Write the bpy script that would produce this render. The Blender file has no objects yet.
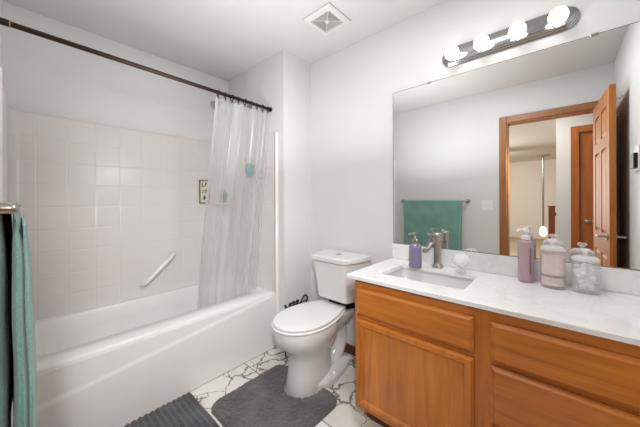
import bpy, bmesh, math, random
from mathutils import Vector, Matrix, noise
random.seed(7)
S = bpy.context.scene
COL = S.collection

# ------------------------------------------------------------------ camera
FPX, YAW, ROLL = 266.47, math.radians(41.926), math.radians(-0.2187)
CAM = Vector((1.6616, -1.7347, 1.2175))
F = Vector((-math.sin(YAW), math.cos(YAW), 0)); R = Vector((math.cos(YAW), math.sin(YAW), 0)); U = Vector((0, 0, 1))
R2 = R*math.cos(ROLL)+U*math.sin(ROLL); U2 = U*math.cos(ROLL)-R*math.sin(ROLL)
cam = bpy.data.objects.new('camera', bpy.data.cameras.new('camera')); COL.objects.link(cam)
M = Matrix((R2, U2, -F)).transposed().to_4x4(); M.translation = CAM; cam.matrix_world = M
cam.data.sensor_width = 36; cam.data.lens = FPX/640*36; cam.data.shift_y = -13.02/640
cam.data.clip_start = 0.02
S.camera = cam
# ------------------------------------------------------------------ world, exposure, large lights
w = bpy.data.worlds.new('world'); S.world = w; w.use_nodes = True
w.node_tree.nodes['Background'].inputs[0].default_value = (.9, .95, 1, 1)
w.node_tree.nodes['Background'].inputs[1].default_value = 0.3
S.view_settings.view_transform = 'Standard'; S.view_settings.look = 'None'
S.view_settings.gamma = 1; S.view_settings.use_curve_mapping = False
S.view_settings.exposure = -0.03
BULB = 4.6
def area(name, loc, target, sx, sy, power, col=(1, 1, 1)):
    l = bpy.data.lights.new(name, 'AREA'); l.shape = 'RECTANGLE'; l.size = sx; l.size_y = sy; l.energy = power; l.color = col
    o = bpy.data.objects.new(name, l); COL.objects.link(o); o.location = loc
    o.rotation_euler = (Vector(target)-Vector(loc)).to_track_quat('-Z', 'Y').to_euler()
    return o
area('hall_side_fill', (-0.3, -5.6, 1.45), (1.6, -1.6, 1.1), 1.5, 1.7, 60, (1, .97, .93))  # added area light, no window modelled; sends light in through the doorway
area('hall_overhead_fill', (1.35, -2.35, 2.40), (1.35, -2.2, 0), .5, .5, 14, (1, .95, .88))  # added unseen light above the hall, hidden from the mirror by the door header
area('ceiling_bounce_fill', (.62, -.95, 1.36), (.55, -.96, 2.44), .6, .6, 13.5, (.97, .985, 1)).data.spread = math.radians(164)  # added upward light without a fixture, brightens the room off the ceiling
area('doorway_fill', (1.82, -1.87, 1.75), (1.07, -1.44, 1.32), .12, .3, 9.5, (.97, .985, 1)).data.spread = math.radians(84)  # added narrow fill in the doorway, lifts toilet, tub and floor
area('room_overhead_fill', (1.28, -.86, 2.425), (1.28, -.86, 0), .4, .24, 13, (.97, .985, 1))  # added downward fill out of view, no fixture here
S.cycles.diffuse_bounces = 8; S.cycles.max_bounces = 14; S.cycles.transparent_max_bounces = 16
area('loft_fill', (0.2, -6.5, 2.3), (0.6, -7.5, .6), .6, .6, 48, (1, .93, .85))  # added unseen area light, brightens the far loft wall

# ------------------------------------------------------------------ materials
def lin(c):
    return tuple(((x/255)/12.92 if x/255 <= .04045 else (((x/255)+.055)/1.055)**2.4) for x in c)+(1,)
class N:
    def __init__(s, name):
        s.m = bpy.data.materials.new(name); s.m.use_nodes = True; s.t = s.m.node_tree
        s.b = s.t.nodes['Principled BSDF']; s.out = s.t.nodes['Material Output']
    def n(s, typ, **kw):
        x = s.t.nodes.new(typ)
        for k, v in kw.items(): setattr(x, k, v)
        return x
    def l(s, a, b): s.t.links.new(a, b)
    def val(s, **kw):
        for k, v in kw.items(): s.b.inputs[k.replace('_', ' ')].default_value = v
    def coord(s, scale=(1, 1, 1), kind='Object'):
        tc = s.n('ShaderNodeTexCoord'); mp = s.n('ShaderNodeMapping'); mp.inputs['Scale'].default_value = scale
        s.l(tc.outputs[kind], mp.inputs[0]); return mp.outputs[0]
    def noise(s, vec, scale, detail=4, rough=.5, dist=0):
        x = s.n('ShaderNodeTexNoise'); x.inputs['Scale'].default_value = scale; x.inputs['Detail'].default_value = detail
        x.inputs['Roughness'].default_value = rough; x.inputs['Distortion'].default_value = dist
        s.l(vec, x.inputs['Vector']); return x
    def ramp(s, fac, stops):
        x = s.n('ShaderNodeValToRGB'); e = x.color_ramp.elements
        while len(e) < len(stops): e.new(.5)
        for i, (p, c) in enumerate(stops): e[i].position = p; e[i].color = c
        s.l(fac, x.inputs[0]); return x.outputs[0]
    def bump(s, h, strength=.3, dist=.01):
        x = s.n('ShaderNodeBump'); x.inputs['Strength'].default_value = strength; x.inputs['Distance'].default_value = dist
        s.l(h, x.inputs['Height']); s.l(x.outputs[0], s.b.inputs['Normal'])
    def math(s, op, a, b=None):
        x = s.n('ShaderNodeMath', operation=op)
        for i, v in enumerate((a, b)):
            if v is None: continue
            if isinstance(v, (int, float)): x.inputs[i].default_value = v
            else: s.l(v, x.inputs[i])
        return x.outputs[0]
    def mix(s, fac, a, b, mode='MIX'):
        x = s.n('ShaderNodeMix', data_type='RGBA', blend_type=mode)
        if isinstance(fac, (int, float)): x.inputs[0].default_value = fac
        else: s.l(fac, x.inputs[0])
        for i, v in ((6, a), (7, b)):
            if isinstance(v, tuple): x.inputs[i].default_value = v
            else: s.l(v, x.inputs[i])
        return x.outputs[2]
def plain(name, c, rough=.5, metal=0, spec=.5, tint=.04, nscale=6, bump=0, bscale=60, **kw):
    k = N(name); k.val(Roughness=rough, Metallic=metal, **kw); k.b.inputs['Specular IOR Level'].default_value = spec
    v = k.coord(); c = lin(c)
    nz = k.noise(v, nscale, 3)
    lo = tuple(x*(1-tint) for x in c[:3])+(1,); hi = tuple(min(1, x*(1+tint)) for x in c[:3])+(1,)
    k.l(k.ramp(nz.outputs[0], [(.35, lo), (.65, hi)]), k.b.inputs['Base Color'])
    if bump: k.bump(k.noise(v, bscale, 5).outputs[0], bump, .004)
    return k.m
def oak(name, axis, c1, c2, c3, rough=.32):
    k = N(name); k.val(Roughness=rough, Coat_Weight=.25 if rough < .35 else 0, Coat_Roughness=.15)
    sc = [9, 9, 9]; sc[axis] = .8; v = k.coord(tuple(sc))
    n1 = k.noise(v, 2.2, 6, .6, 1.2); sc2 = [70, 70, 70]; sc2[axis] = 2.5; n2 = k.noise(k.coord(tuple(sc2)), 2.0, 3)
    base = k.ramp(n1.outputs[0], [(.3, lin(c1)), (.52, lin(c2)), (.75, lin(c3))])
    fine = k.ramp(n2.outputs[0], [(.35, (.80, .80, .80, 1)), (.6, (1, 1, 1, 1))])
    k.l(k.mix(.3, base, fine, 'MULTIPLY'), k.b.inputs['Base Color']); k.bump(n2.outputs[0], .08, .002)
    return k.m
MT = {}
MT['wall'] = plain('wall_paint', (213, 213, 213), .6, spec=.3, tint=.01, bump=.05, bscale=140)
MT['ceil'] = plain('ceiling_paint', (200, 199, 197), .8, spec=.2, tint=.012, bump=.06, bscale=90)
MT['hallwall'] = plain('hall_wall_paint', (230, 225, 218), .7, spec=.2, tint=.01)
MT['carpet'] = plain('hall_carpet', (176, 160, 140), .95, spec=.1, tint=.1, nscale=80)
MT['tub'] = plain('tub_acrylic', (222, 219, 217), .22, spec=.5, tint=.008)
MT['porc'] = plain('porcelain', (214, 214, 212), .12, spec=.55, tint=.006)
MT['seatp'] = plain('seat_plastic', (226, 226, 225), .25, spec=.5, tint=.006)
MT['whitep'] = plain('white_plastic', (228, 228, 226), .35, tint=.01)
MT['edgeb'] = plain('worn_silvering', (120, 104, 88), .5, tint=.3, nscale=30)
MT['ventp'] = plain('vent_plastic', (206, 204, 200), .5, tint=.01)
MT['ventdark'] = plain('vent_shaft', (92, 90, 88), .8, tint=.1)
MT['nickel'] = plain('brushed_nickel', (176, 168, 158), .28, 1, tint=.03)
MT['chrome'] = plain('chrome', (205, 205, 206), .1, 1, tint=.01)
MT['silver'] = plain('polished_silver_plate', (178, 178, 180), .16, 1, tint=.02)
MT['black'] = plain('black_iron', (22, 21, 21), .4, .3, tint=.1)
MT['bronze'] = plain('dark_bronze', (52, 38, 30), .3, .7, tint=.12)
MT['brass'] = plain('brass', (190, 160, 90), .3, 1, tint=.05)
MT['dark'] = plain('dark_gap', (38, 36, 35), .8, tint=.1)
MT['mirror'] = N('mirror_silver').m
_k = MT['mirror'].node_tree.nodes['Principled BSDF']; _k.inputs['Base Color'].default_value = (.93, .94, .93, 1); _k.inputs['Metallic'].default_value = 1; _k.inputs['Roughness'].default_value = 0
MT['oak_v'] = oak('honey_oak_upright', 2, (166, 94, 27), (190, 113, 37), (206, 129, 50))
MT['oak_h'] = oak('honey_oak_level', 0, (166, 94, 27), (190, 113, 37), (206, 129, 50))
MT['door_v'] = oak('door_oak', 2, (152, 88, 30), (174, 105, 40), (187, 119, 50), .5)
MT['hdoor'] = oak('hall_door_oak', 2, (146, 78, 28), (166, 92, 36), (178, 104, 44), .4)
MT['trim'] = oak('trim_oak', 2, (140, 90, 46), (158, 104, 56), (170, 118, 66), .4)
MT['trim_h'] = oak('trim_oak_level', 0, (140, 90, 46), (158, 104, 56), (170, 118, 66), .4)
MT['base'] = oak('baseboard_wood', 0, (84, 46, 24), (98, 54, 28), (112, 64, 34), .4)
MT['rail'] = oak('rail_wood', 2, (110, 52, 22), (128, 62, 26), (140, 72, 32), .4)
MT['teal'] = plain('teal_net', (8, 138, 138), .7, tint=.15, nscale=40)
MT['green'] = plain('green_plastic', (62, 122, 72), .4, tint=.08)
MT['gold'] = plain('gold_frame', (150, 132, 88), .35, .8, tint=.06)
MT['cream'] = plain('cream_card', (214, 209, 198), .5, tint=.02)
MT['ink'] = plain('ink', (70, 66, 60), .6, tint=.05)
MT['greyink'] = plain('printed_mauve', (104, 66, 82), .6, tint=.05)
MT['jamb'] = MT['trim']

def terry(name, c1, c2, bs=260, b=.5):
    k = N(name); k.val(Roughness=.95); k.b.inputs['Specular IOR Level'].default_value = .1
    k.b.inputs['Sheen Weight'].default_value = .3
    v = k.coord(); n1 = k.noise(v, 7, 3); n2 = k.noise(v, bs, 2)
    a = k.ramp(n1.outputs[0], [(.35, lin(c1)), (.65, lin(c2))])
    f = k.ramp(n2.outputs[0], [(.35, (.72, .72, .72, 1)), (.62, (1, 1, 1, 1))])
    k.l(k.mix(.7, a, f, 'MULTIPLY'), k.b.inputs['Base Color']); k.bump(n2.outputs[0], b, .004)
    return k.m
MT['towel'] = terry('teal_terry', (112, 152, 143), (126, 165, 156))
MT['shag'] = terry('grey_shag', (88, 87, 87), (108, 107, 106), 130, .9)
MT['ribmat'] = terry('charcoal_chenille', (74, 74, 77), (96, 96, 99), 180, .7)

def tile_surround():
    k = N('surround_tile'); k.val(Roughness=.27)
    k.b.inputs['Base Color'].default_value = lin((215, 211, 208))
    tc = k.n('ShaderNodeTexCoord'); sp = k.n('ShaderNodeSeparateXYZ'); k.l(tc.outputs['Object'], sp.inputs[0])
    u = k.math('ADD', sp.outputs[0], sp.outputs[1])
    def groove(x, off, p):
        y = k.math('ADD', x, off); f = k.math('FRACT', k.math('DIVIDE', y, p))
        d = k.math('MULTIPLY', k.math('ABSOLUTE', k.math('SUBTRACT', f, .5)), 2.0)      # 1 at the joint
        r = k.n('ShaderNodeMapRange'); r.interpolation_type = 'SMOOTHSTEP'
        r.inputs['From Min'].default_value = .90; r.inputs['From Max'].default_value = 1.0; k.l(d, r.inputs['Value']); return r.outputs[0]
    g = k.math('MAXIMUM', groove(u, 10*.146-.053, .146), groove(sp.outputs[2], 1.5-.13, .15))
    h = k.math('SUBTRACT', 1.0, g); k.bump(h, .45, .002)
    return k.m
MT['tile'] = tile_surround()

def marble():
    k = N('marble_tile'); k.val(Roughness=.22)
    tc = k.n('ShaderNodeTexCoord'); P = tc.outputs['Object']
    sp = k.n('ShaderNodeSeparateXYZ'); k.l(P, sp.inputs[0])
    T = .61
    fx = k.math('DIVIDE', k.math('ADD', sp.outputs[0], 10*T-.40), T); fy = k.math('DIVIDE', k.math('ADD', sp.outputs[1], 20*T+.632), T)
    ix = k.math('FLOOR', fx); iy = k.math('FLOOR', fy)
    cb = k.n('ShaderNodeCombineXYZ'); k.l(ix, cb.inputs[0]); k.l(iy, cb.inputs[1])
    wn = k.n('ShaderNodeTexWhiteNoise'); k.l(cb.outputs[0], wn.inputs['Vector'])
    # shift the pattern per tile
    off = k.n('ShaderNodeVectorMath', operation='SCALE'); k.l(wn.outputs['Color'], off.inputs[0]); off.inputs['Scale'].default_value = 5
    ad = k.n('ShaderNodeVectorMath', operation='ADD'); k.l(P, ad.inputs[0]); k.l(off.outputs[0], ad.inputs[1])
    wob = k.noise(ad.outputs[0], 5, 5, .6)
    ws = k.n('ShaderNodeVectorMath', operation='SCALE'); k.l(wob.outputs['Color'], ws.inputs[0]); ws.inputs['Scale'].default_value = .22
    ad2 = k.n('ShaderNodeVectorMath', operation='ADD'); k.l(ad.outputs[0], ad2.inputs[0]); k.l(ws.outputs[0], ad2.inputs[1])
    vo = k.n('ShaderNodeTexVoronoi', feature='DISTANCE_TO_EDGE'); vo.inputs['Scale'].default_value = 5.6; k.l(ad2.outputs[0], vo.inputs['Vector'])
    msk = k.noise(ad.outputs[0], 4.5, 2)
    wid = k.math('MULTIPLY', k.ramp(msk.outputs[0], [(.30, (0, 0, 0, 1)), (.6, (1, 1, 1, 1))]), .05)
    d = k.math('SUBTRACT', 1.0, k.math('MINIMUM', k.math('DIVIDE', vo.outputs['Distance'], k.math('ADD', wid, .004)), 1.0))
    vein = k.math('POWER', d, .7)
    cloud = k.noise(ad.outputs[0], 3, 4)
    warm = k.mix(wn.outputs['Value'], lin((236, 236, 235)), lin((216, 210, 197)))
    base = k.mix(k.ramp(cloud.outputs[0], [(.45, (0, 0, 0, 1)), (.75, (.6, .6, .6, 1))]), warm, lin((186, 178, 164)))
    c = k.mix(k.math('MULTIPLY', vein, .9), base, lin((52, 50, 50)))
    def ed(f):
        q = k.math('FRACT', f); return k.math('MINIMUM', q, k.math('SUBTRACT', 1.0, q))
    e = k.math('LESS_THAN', k.math('MINIMUM', ed(fx), ed(fy)), .0045)
    c = k.mix(e, c, lin((70, 66, 60)))
    k.l(c, k.b.inputs['Base Color']); return k.m
MT['marble'] = marble()
def quartz():
    k = N('white_quartz'); k.val(Roughness=.18); v = k.coord()
    n = k.noise(v, 3.5, 8, .65, 1.5); n2 = k.noise(v, 90, 2)
    a = k.ramp(n.outputs[0], [(.47, lin((230, 230, 229))), (.5, lin((222, 222, 222))), (.53, lin((230, 230, 229)))])
    b = k.ramp(n2.outputs[0], [(.3, (.95, .95, .95, 1)), (.6, (1, 1, 1, 1))])
    k.l(k.mix(.6, a, b, 'MULTIPLY'), k.b.inputs['Base Color']); return k.m
MT['quartz'] = quartz()
def curtain_mat():
    k = N('frosted_liner'); t = k.t; t.nodes.remove(k.b)
    tr = k.n('ShaderNodeBsdfTransparent'); tr.inputs[0].default_value = (.97, .97, .97, 1)
    df = k.n('ShaderNodeBsdfDiffuse'); df.inputs[0].default_value = lin((236, 236, 236))
    tl = k.n('ShaderNodeBsdfTranslucent'); tl.inputs[0].default_value = lin((240, 240, 240))
    gl = k.n('ShaderNodeBsdfGlossy'); gl.inputs['Roughness'].default_value = .25
    m1 = k.n('ShaderNodeMixShader'); m1.inputs[0].default_value = .5; k.l(df.outputs[0], m1.inputs[1]); k.l(tl.outputs[0], m1.inputs[2])
    m2 = k.n('ShaderNodeMixShader'); m2.inputs[0].default_value = .10; k.l(m1.outputs[0], m2.inputs[1]); k.l(gl.outputs[0], m2.inputs[2])
    lw = k.n('ShaderNodeLayerWeight'); lw.inputs[0].default_value = .45
    nz = k.noise(k.coord((1, 1, .1)), 5, 1)
    f = k.math('ADD', k.math('MULTIPLY', lw.outputs['Facing'], .40), k.math('ADD', .31, k.math('MULTIPLY', nz.outputs[0], .12)))
    m3 = k.n('ShaderNodeMixShader'); k.l(f, m3.inputs[0]); k.l(tr.outputs[0], m3.inputs[1]); k.l(m2.outputs[0], m3.inputs[2])
    k.l(m3.outputs[0], k.out.inputs[0]); return k.m
MT['liner'] = curtain_mat()
def glassy(name, c, rough=.03, ior=1.45, fac=.75):
    """clear coloured glass: mostly see-through, so that the thing behind shows"""
    k = N(name); t = k.t; t.nodes.remove(k.b)
    tr = k.n('ShaderNodeBsdfTransparent'); tr.inputs[0].default_value = lin(c)
    gl = k.n('ShaderNodeBsdfGlossy'); gl.inputs['Roughness'].default_value = rough
    df = k.n('ShaderNodeBsdfDiffuse'); df.inputs[0].default_value = lin(c)
    lw = k.n('ShaderNodeLayerWeight'); lw.inputs[0].default_value = .5
    m0 = k.n('ShaderNodeMixShader'); m0.inputs[0].default_value = 1-fac; k.l(tr.outputs[0], m0.inputs[1]); k.l(df.outputs[0], m0.inputs[2])
    m = k.n('ShaderNodeMixShader'); k.l(k.math('ADD', .07, k.math('MULTIPLY', k.math('POWER', lw.outputs['Facing'], 3.0), .75)), m.inputs[0]); k.l(m0.outputs[0], m.inputs[1]); k.l(gl.outputs[0], m.inputs[2])
    nz = k.noise(k.coord(), 30, 2); bp = k.n('ShaderNodeBump'); bp.inputs['Strength'].default_value = .1; bp.inputs['Distance'].default_value = .002
    k.l(nz.outputs[0], bp.inputs['Height']); k.l(bp.outputs[0], gl.inputs['Normal'])
    k.l(m.outputs[0], k.out.inputs[0]); return k.m
MT['glass'] = glassy('clear_glass', (250, 251, 252), fac=.88)
MT['lidglass'] = glassy('lid_glass', (250, 250, 251), .04, fac=.55)
MT['lavglass'] = glassy('lavender_glass', (166, 162, 192), fac=.5)
MT['pinkglass'] = glassy('mauve_bottle', (232, 210, 216), .08, fac=.6)
MT['pinkjar'] = glassy('pale_pink_glass', (253, 249, 249), fac=.9)
MT['crystal'] = glassy('crystal', (252, 252, 253), .02, 1.6, .6)
MT['pinksalt'] = plain('pink_bath_salt', (242, 230, 228), .8, tint=.08, nscale=60, bump=.5, bscale=90)
MT['darkband'] = plain('brown_layer', (158, 138, 132), .8, tint=.1, nscale=60)
MT['mauveliq'] = plain('mauve_liquid', (206, 170, 178), .4, tint=.03)
MT['lavliq'] = plain('lavender_soap', (146, 140, 174), .3, tint=.02)
MT['cotton'] = plain('cotton', (244, 243, 241), .95, tint=.03, bump=.4, bscale=80)
def emit(name, c, s):
    k = N(name); k.val(Roughness=.2); k.b.inputs['Emission Color'].default_value = lin(c); k.b.inputs['Emission Strength'].default_value = s
    k.b.inputs['Base Color'].default_value = lin((240, 240, 240)); return k.m
MT['bulb'] = emit('lit_bulb', (255, 248, 242), BULB)
MT['shade'] = emit('lit_shade', (255, 240, 220), 1.0)

# ------------------------------------------------------------------ mesh helpers
ORG = {}
def obj(name, bm, mat, parent=None, smooth=None, bevel=0):
    off = ORG.get(parent.name, Vector()) if parent else Vector()
    if off.length: bmesh.ops.translate(bm, verts=bm.verts, vec=-off)
    bmesh.ops.recalc_face_normals(bm, faces=bm.faces)
    me = bpy.data.meshes.new(name); bm.to_mesh(me); bm.free()
    for mm in (mat if isinstance(mat, (list, tuple)) else [mat]): me.materials.append(MT[mm])
    o = bpy.data.objects.new(name, me); COL.objects.link(o)
    if parent: o.parent = parent; ORG[o.name] = off.copy()
    if bevel:
        b = o.modifiers.new('bevel', 'BEVEL'); b.width = bevel; b.segments = 3; b.limit_method = 'ANGLE'; b.angle_limit = math.radians(40)
    if smooth is not None:
        for p in me.polygons: p.use_smooth = True
        me.set_sharp_from_angle(angle=math.radians(smooth))
    return o
def thing(name, label, cat, loc=(0, 0, 0), group=None):
    o = bpy.data.objects.new(name, None); COL.objects.link(o); o.location = loc; o.empty_display_size = .05
    ORG[o.name] = Vector(loc); o['label'] = label; o['category'] = cat
    if group: o['group'] = group
    return o
def tag(o, label, cat, group=None):
    o['label'] = label; o['category'] = cat
    if group: o['group'] = group
    return o
def struct(name, bm, mat, parent=None, **kw):
    o = obj(name, bm, mat, parent, **kw)
    if not parent: o['kind'] = 'structure'
    return o
def BM(): return bmesh.new()
def box(bm, x0, x1, y0, y1, z0, z1):
    v = [bm.verts.new((x, y, z)) for z in (z0, z1) for y in (y0, y1) for x in (x0, x1)]
    for f in ((0, 1, 3, 2), (4, 6, 7, 5), (0, 4, 5, 1), (2, 3, 7, 6), (0, 2, 6, 4), (1, 5, 7, 3)): bm.faces.new([v[i] for i in f])
    return v
def mbox(*a):
    bm = BM(); box(bm, *a); return bm
def loft(bm, rings, cap0=True, cap1=True, close=True):
    V = [[bm.verts.new(p) for p in r] for r in rings]; n = len(V[0])
    for a, b in zip(V, V[1:]):
        for i in range(n if close else n-1):
            bm.faces.new((a[i], a[(i+1) % n], b[(i+1) % n], b[i]))
    if cap0: bm.faces.new(V[0][::-1])
    if cap1: bm.faces.new(V[-1])
    return V
def rrect(x0, x1, y0, y1, r, z, n=6, m=6):
    """rounded rectangle with a fixed number of points: corner arcs of n, straight runs of m"""
    pts = []
    cs = ((x1-r, y1-r, 0), (x0+r, y1-r, 90), (x0+r, y0+r, 180), (x1-r, y0+r, 270))
    arcs = []
    for cx, cy, a in cs:
        arcs.append([(cx+r*math.cos(math.radians(a+90*i/(n-1))), cy+r*math.sin(math.radians(a+90*i/(n-1)))) for i in range(n)])
    for i in range(4):
        pts += arcs[i]
        p, q = arcs[i][-1], arcs[(i+1) % 4][0]
        for j in range(1, m): pts.append((p[0]+(q[0]-p[0])*j/m, p[1]+(q[1]-p[1])*j/m))
    return [(x, y, z) for x, y in pts]
def circ(c, r, n, axis='z', sq=None):
    out = []
    for i in range(n):
        a = 2*math.pi*i/n; p, q = r*math.cos(a), r*math.sin(a)
        if axis == 'z': out.append((c[0]+p, c[1]+q*(sq or 1), c[2]))
        elif axis == 'y': out.append((c[0]+p, c[1], c[2]+q))
        else: out.append((c[0], c[1]+p, c[2]+q))
    return out
def lathe(bm, c, prof, n=28, axis='z', sx=1, sy=1):
    """prof: (radius, height) list"""
    rings = []
    for r, h in prof:
        ring = []
        for i in range(n):
            a = 2*math.pi*i/n; p, q = max(r, 1e-4)*math.cos(a)*sx, max(r, 1e-4)*math.sin(a)*sy
            if axis == 'z': ring.append((c[0]+p, c[1]+q, c[2]+h))
            elif axis == 'y': ring.append((c[0]+p, c[1]+h, c[2]+q))
            else: ring.append((c[0]+h, c[1]+p, c[2]+q))
        rings.append(ring)
    loft(bm, rings); return bm
def mlathe(*a, **k): return lathe(BM(), *a, **k)
def tube(bm, pts, r, n=12, sx=1):
    pts = [Vector(p) for p in pts]; rings = []; up = None
    for i, p in enumerate(pts):
        t = (pts[min(i+1, len(pts)-1)]-pts[max(i-1, 0)]).normalized()
        if up is None: up = t.orthogonal().normalized()
        up = (up-t*up.dot(t)).normalized(); s = t.cross(up)
        rr = r[i] if isinstance(r, (list, tuple)) else r
        rings.append([p+up*rr*math.cos(2*math.pi*j/n)*sx+s*rr*math.sin(2*math.pi*j/n) for j in range(n)])
    loft(bm, rings); return bm
def mtube(*a, **k): return tube(BM(), *a, **k)
def arc(pts, n=8):
    """smooth Catmull-Rom through points"""
    P = [Vector(p) for p in pts]; P = [P[0]]+P+[P[-1]]; out = []
    for i in range(1, len(P)-2):
        for j in range(n):
            t = j/n; a, b, c, d = P[i-1:i+3]
            out.append(.5*((2*b)+(c-a)*t+(2*a-5*b+4*c-d)*t*t+(3*b-a-3*c+d)*t**3))
    out.append(P[-2]); return out
def sphere(bm, c, r, seg=20, rng=12, sx=1, sy=1, sz=1):
    m = Matrix.Translation(c) @ Matrix.Diagonal((sx, sy, sz, 1)); bmesh.ops.create_uvsphere(bm, u_segments=seg, v_segments=rng, radius=r, matrix=m); return bm
def prism(bm, poly, z0, z1):
    loft(bm, [[(x, y, z0) for x, y in poly], [(x, y, z1) for x, y in poly]]); return bm

# ------------------------------------------------------------------ the shell
A, D, W, L, H = .859, .322, 1.815, 2.028, 2.44
bm = BM(); box(bm, -A-.1, L+.1, -W-.06, .12, -.1, 0); struct('floor', bm, 'marble')
bm = BM(); box(bm, -A-.1, L+.1, -W-.11, .12, H, H+.1); struct('ceiling', bm, 'ceil')
bm = BM(); box(bm, -A-.1, -A, -W, .12, 0, H); struct('wall_left', bm, 'wall')
bm = BM(); box(bm, -A, 0, -D, .12, 0, H); struct('wall_partition', bm, 'wall')
bm = BM(); box(bm, 0, L, 0, .12, 0, H); struct('wall_far', bm, 'wall')
bm = BM(); box(bm, L, L+.1, -W, .12, 0, H); struct('wall_right', bm, 'wall')
OX0, OX1, OZ = 1.245, 1.930, 2.045
bm = BM(); box(bm, -A-.1, OX0-.02, -W-.11, -W, 0, H); box(bm, OX1+.02, L+.1, -W-.11, -W, 0, H); box(bm, OX0-.02, OX1+.02, -W-.11, -W, OZ+.02, H)
struct('wall_near', bm, 'wall')
# door lining and casing
bm = BM(); box(bm, OX0-.02, OX0, -W-.115, -W+.002, 0, OZ); box(bm, OX1, OX1+.02, -W-.115, -W+.002, 0, OZ); box(bm, OX0-.02, OX1+.02, -W-.115, -W+.002, OZ, OZ+.02)
struct('trim_1', bm, 'trim')
bm = BM(); c = .068
box(bm, OX0-.01-c, OX0-.01, -W+.001, -W+.017, 0, OZ+.01+c); box(bm, OX1+.01, OX1+.01+c, -W+.001, -W+.017, 0, OZ+.01)
struct('trim_2', bm, 'trim', bevel=.004)
struct('trim_3', mbox(OX0-.009, OX1+.01+c, -W+.001, -W+.017, OZ+.01, OZ+.01+c), 'trim_h', bevel=.004)
struct('baseboard_far', mbox(.001, .812, -.014, -.001, 0, .075), 'base', bevel=.004)
struct('baseboard_right', mbox(L-.014, L-.001, -1.05, -.56, 0, .075), 'base', bevel=.004)
struct('baseboard_near', mbox(-.08, OX0-.08, -W+.001, -W+.014, 0, .075), 'base', bevel=.004)

# hall beyond the door (seen in the mirror)
bm = BM(); box(bm, -3, 3.2, -9.0, -W-.06, -.1, -.005); struct('floor_hall', bm, 'carpet')
bm = BM(); box(bm, -3, 3.2, -9.0, -W-.11, H, H+.1); struct('ceiling_hall', bm, 'hallwall')
bm = BM(); box(bm, -3, 3.2, -9.1, -9.0, 0, H); struct('wall_hall_end', bm, 'hallwall')
bm = BM(); box(bm, -3.1, -3, -9.0, -W-.11, 0, H); struct('wall_hall_left', bm, 'hallwall')
bm = BM(); box(bm, 3.2, 3.3, -9.0, -W-.11, 0, H); struct('wall_hall_right', bm, 'hallwall')
bm = BM(); box(bm, -3, -A-.1, -W-.11, -W, 0, H); struct('wall_hall_near', bm, 'hallwall')
HX0, HX1 = 1.855, 2.57
bm = BM(); box(bm, 1.633, HX0-.02, -4.2, -2.9, 0, H); box(bm, HX1+.02, 3.2, -4.2, -2.9, 0, H); box(bm, HX0-.02, HX1+.02, -4.2, -2.9, OZ+.03, H); box(bm, HX0-.02, HX1+.02, -4.2, -2.96, 0, OZ+.03)
struct('wall_hall_facing', bm, 'wall')
bm = BM(); box(bm, HX0-.085, HX0-.008, -2.899, -2.88, 0, OZ+.085); box(bm, HX1+.008, HX1+.085, -2.899, -2.88, 0, OZ+.085); box(bm, HX0-.008, HX1+.008, -2.899, -2.88, OZ+.005, OZ+.085)
struct('trim_4', bm, 'hdoor', bevel=.004)

def lever(root, p, nrm, along, name='handle'):
    """lever handle: rose on the face with normal nrm (unit vector), lever running along 'along'"""
    p, nrm, al = Vector(p), Vector(nrm), Vector(along); bm = BM()
    tube(bm, [p, p+nrm*.008], .026, 20); tube(bm, [p+nrm*.006, p+nrm*.05], .009, 12)
    tube(bm, arc([p+nrm*.046-al*.012, p+nrm*.05+al*.01, p+nrm*.048+al*.06, p+nrm*.045+al*.11], 5), .0085, 12)
    return obj(name, bm, 'nickel', root, smooth=50)
def panel_door(name, wid, hgt, mat, thick=.035):
    """six-panel door in local x 0..wid, y -thick/2..thick/2, z 0..hgt, as one mesh with sunk and raised panels on both faces"""
    bm = BM()
    sm = .11; mid = .085; pw = (wid-2*sm-mid)/2
    xs = [(sm, sm+pw), (sm+pw+mid, wid-sm)]
    zs = [(.22, .22+.56), (.22+.56+.16, .22+.56+.16+.66), (.22+.56+.16+.66+.09, hgt-.12)]
    t = thick/2
    box(bm, 0, wid, -t+.009, t-.009, 0, hgt)
    # stiles and rails standing proud on both faces
    for s in (-1, 1):
        y0, y1 = (t-.009, t) if s > 0 else (-t, -t+.009)
        for x0, x1 in ((0, sm), (sm+pw, sm+pw+mid), (wid-sm, wid)): box(bm, x0, x1, y0, y1, 0, hgt)
        for z0, z1 in ((0, zs[0][0]), (zs[0][1], zs[1][0]), (zs[1][1], zs[2][0]), (zs[2][1], hgt)):
            for x0, x1 in xs: box(bm, x0, x1, y0, y1, z0, z1)
        for x0, x1 in xs:
            for z0, z1 in zs:
                g = .028; yb = t-.009 if s > 0 else -t+.009; yt = t-.002 if s > 0 else -t+.002
                r0 = [(x0+.006, yb, z0+.006), (x1-.006, yb, z0+.006), (x1-.006, yb, z1-.006), (x0+.006, yb, z1-.006)]
                r1 = [(x0+g, yt, z0+g), (x1-g, yt, z0+g), (x1-g, yt, z1-g), (x0+g, yt, z1-g)]
                loft(bm, [r0, r1])
    return bm
def place(bm, loc, rz):
    bmesh.ops.transform(bm, matrix=Matrix.Translation(loc) @ Matrix.Rotation(rz, 4, 'Z'), verts=bm.verts); return bm
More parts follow.
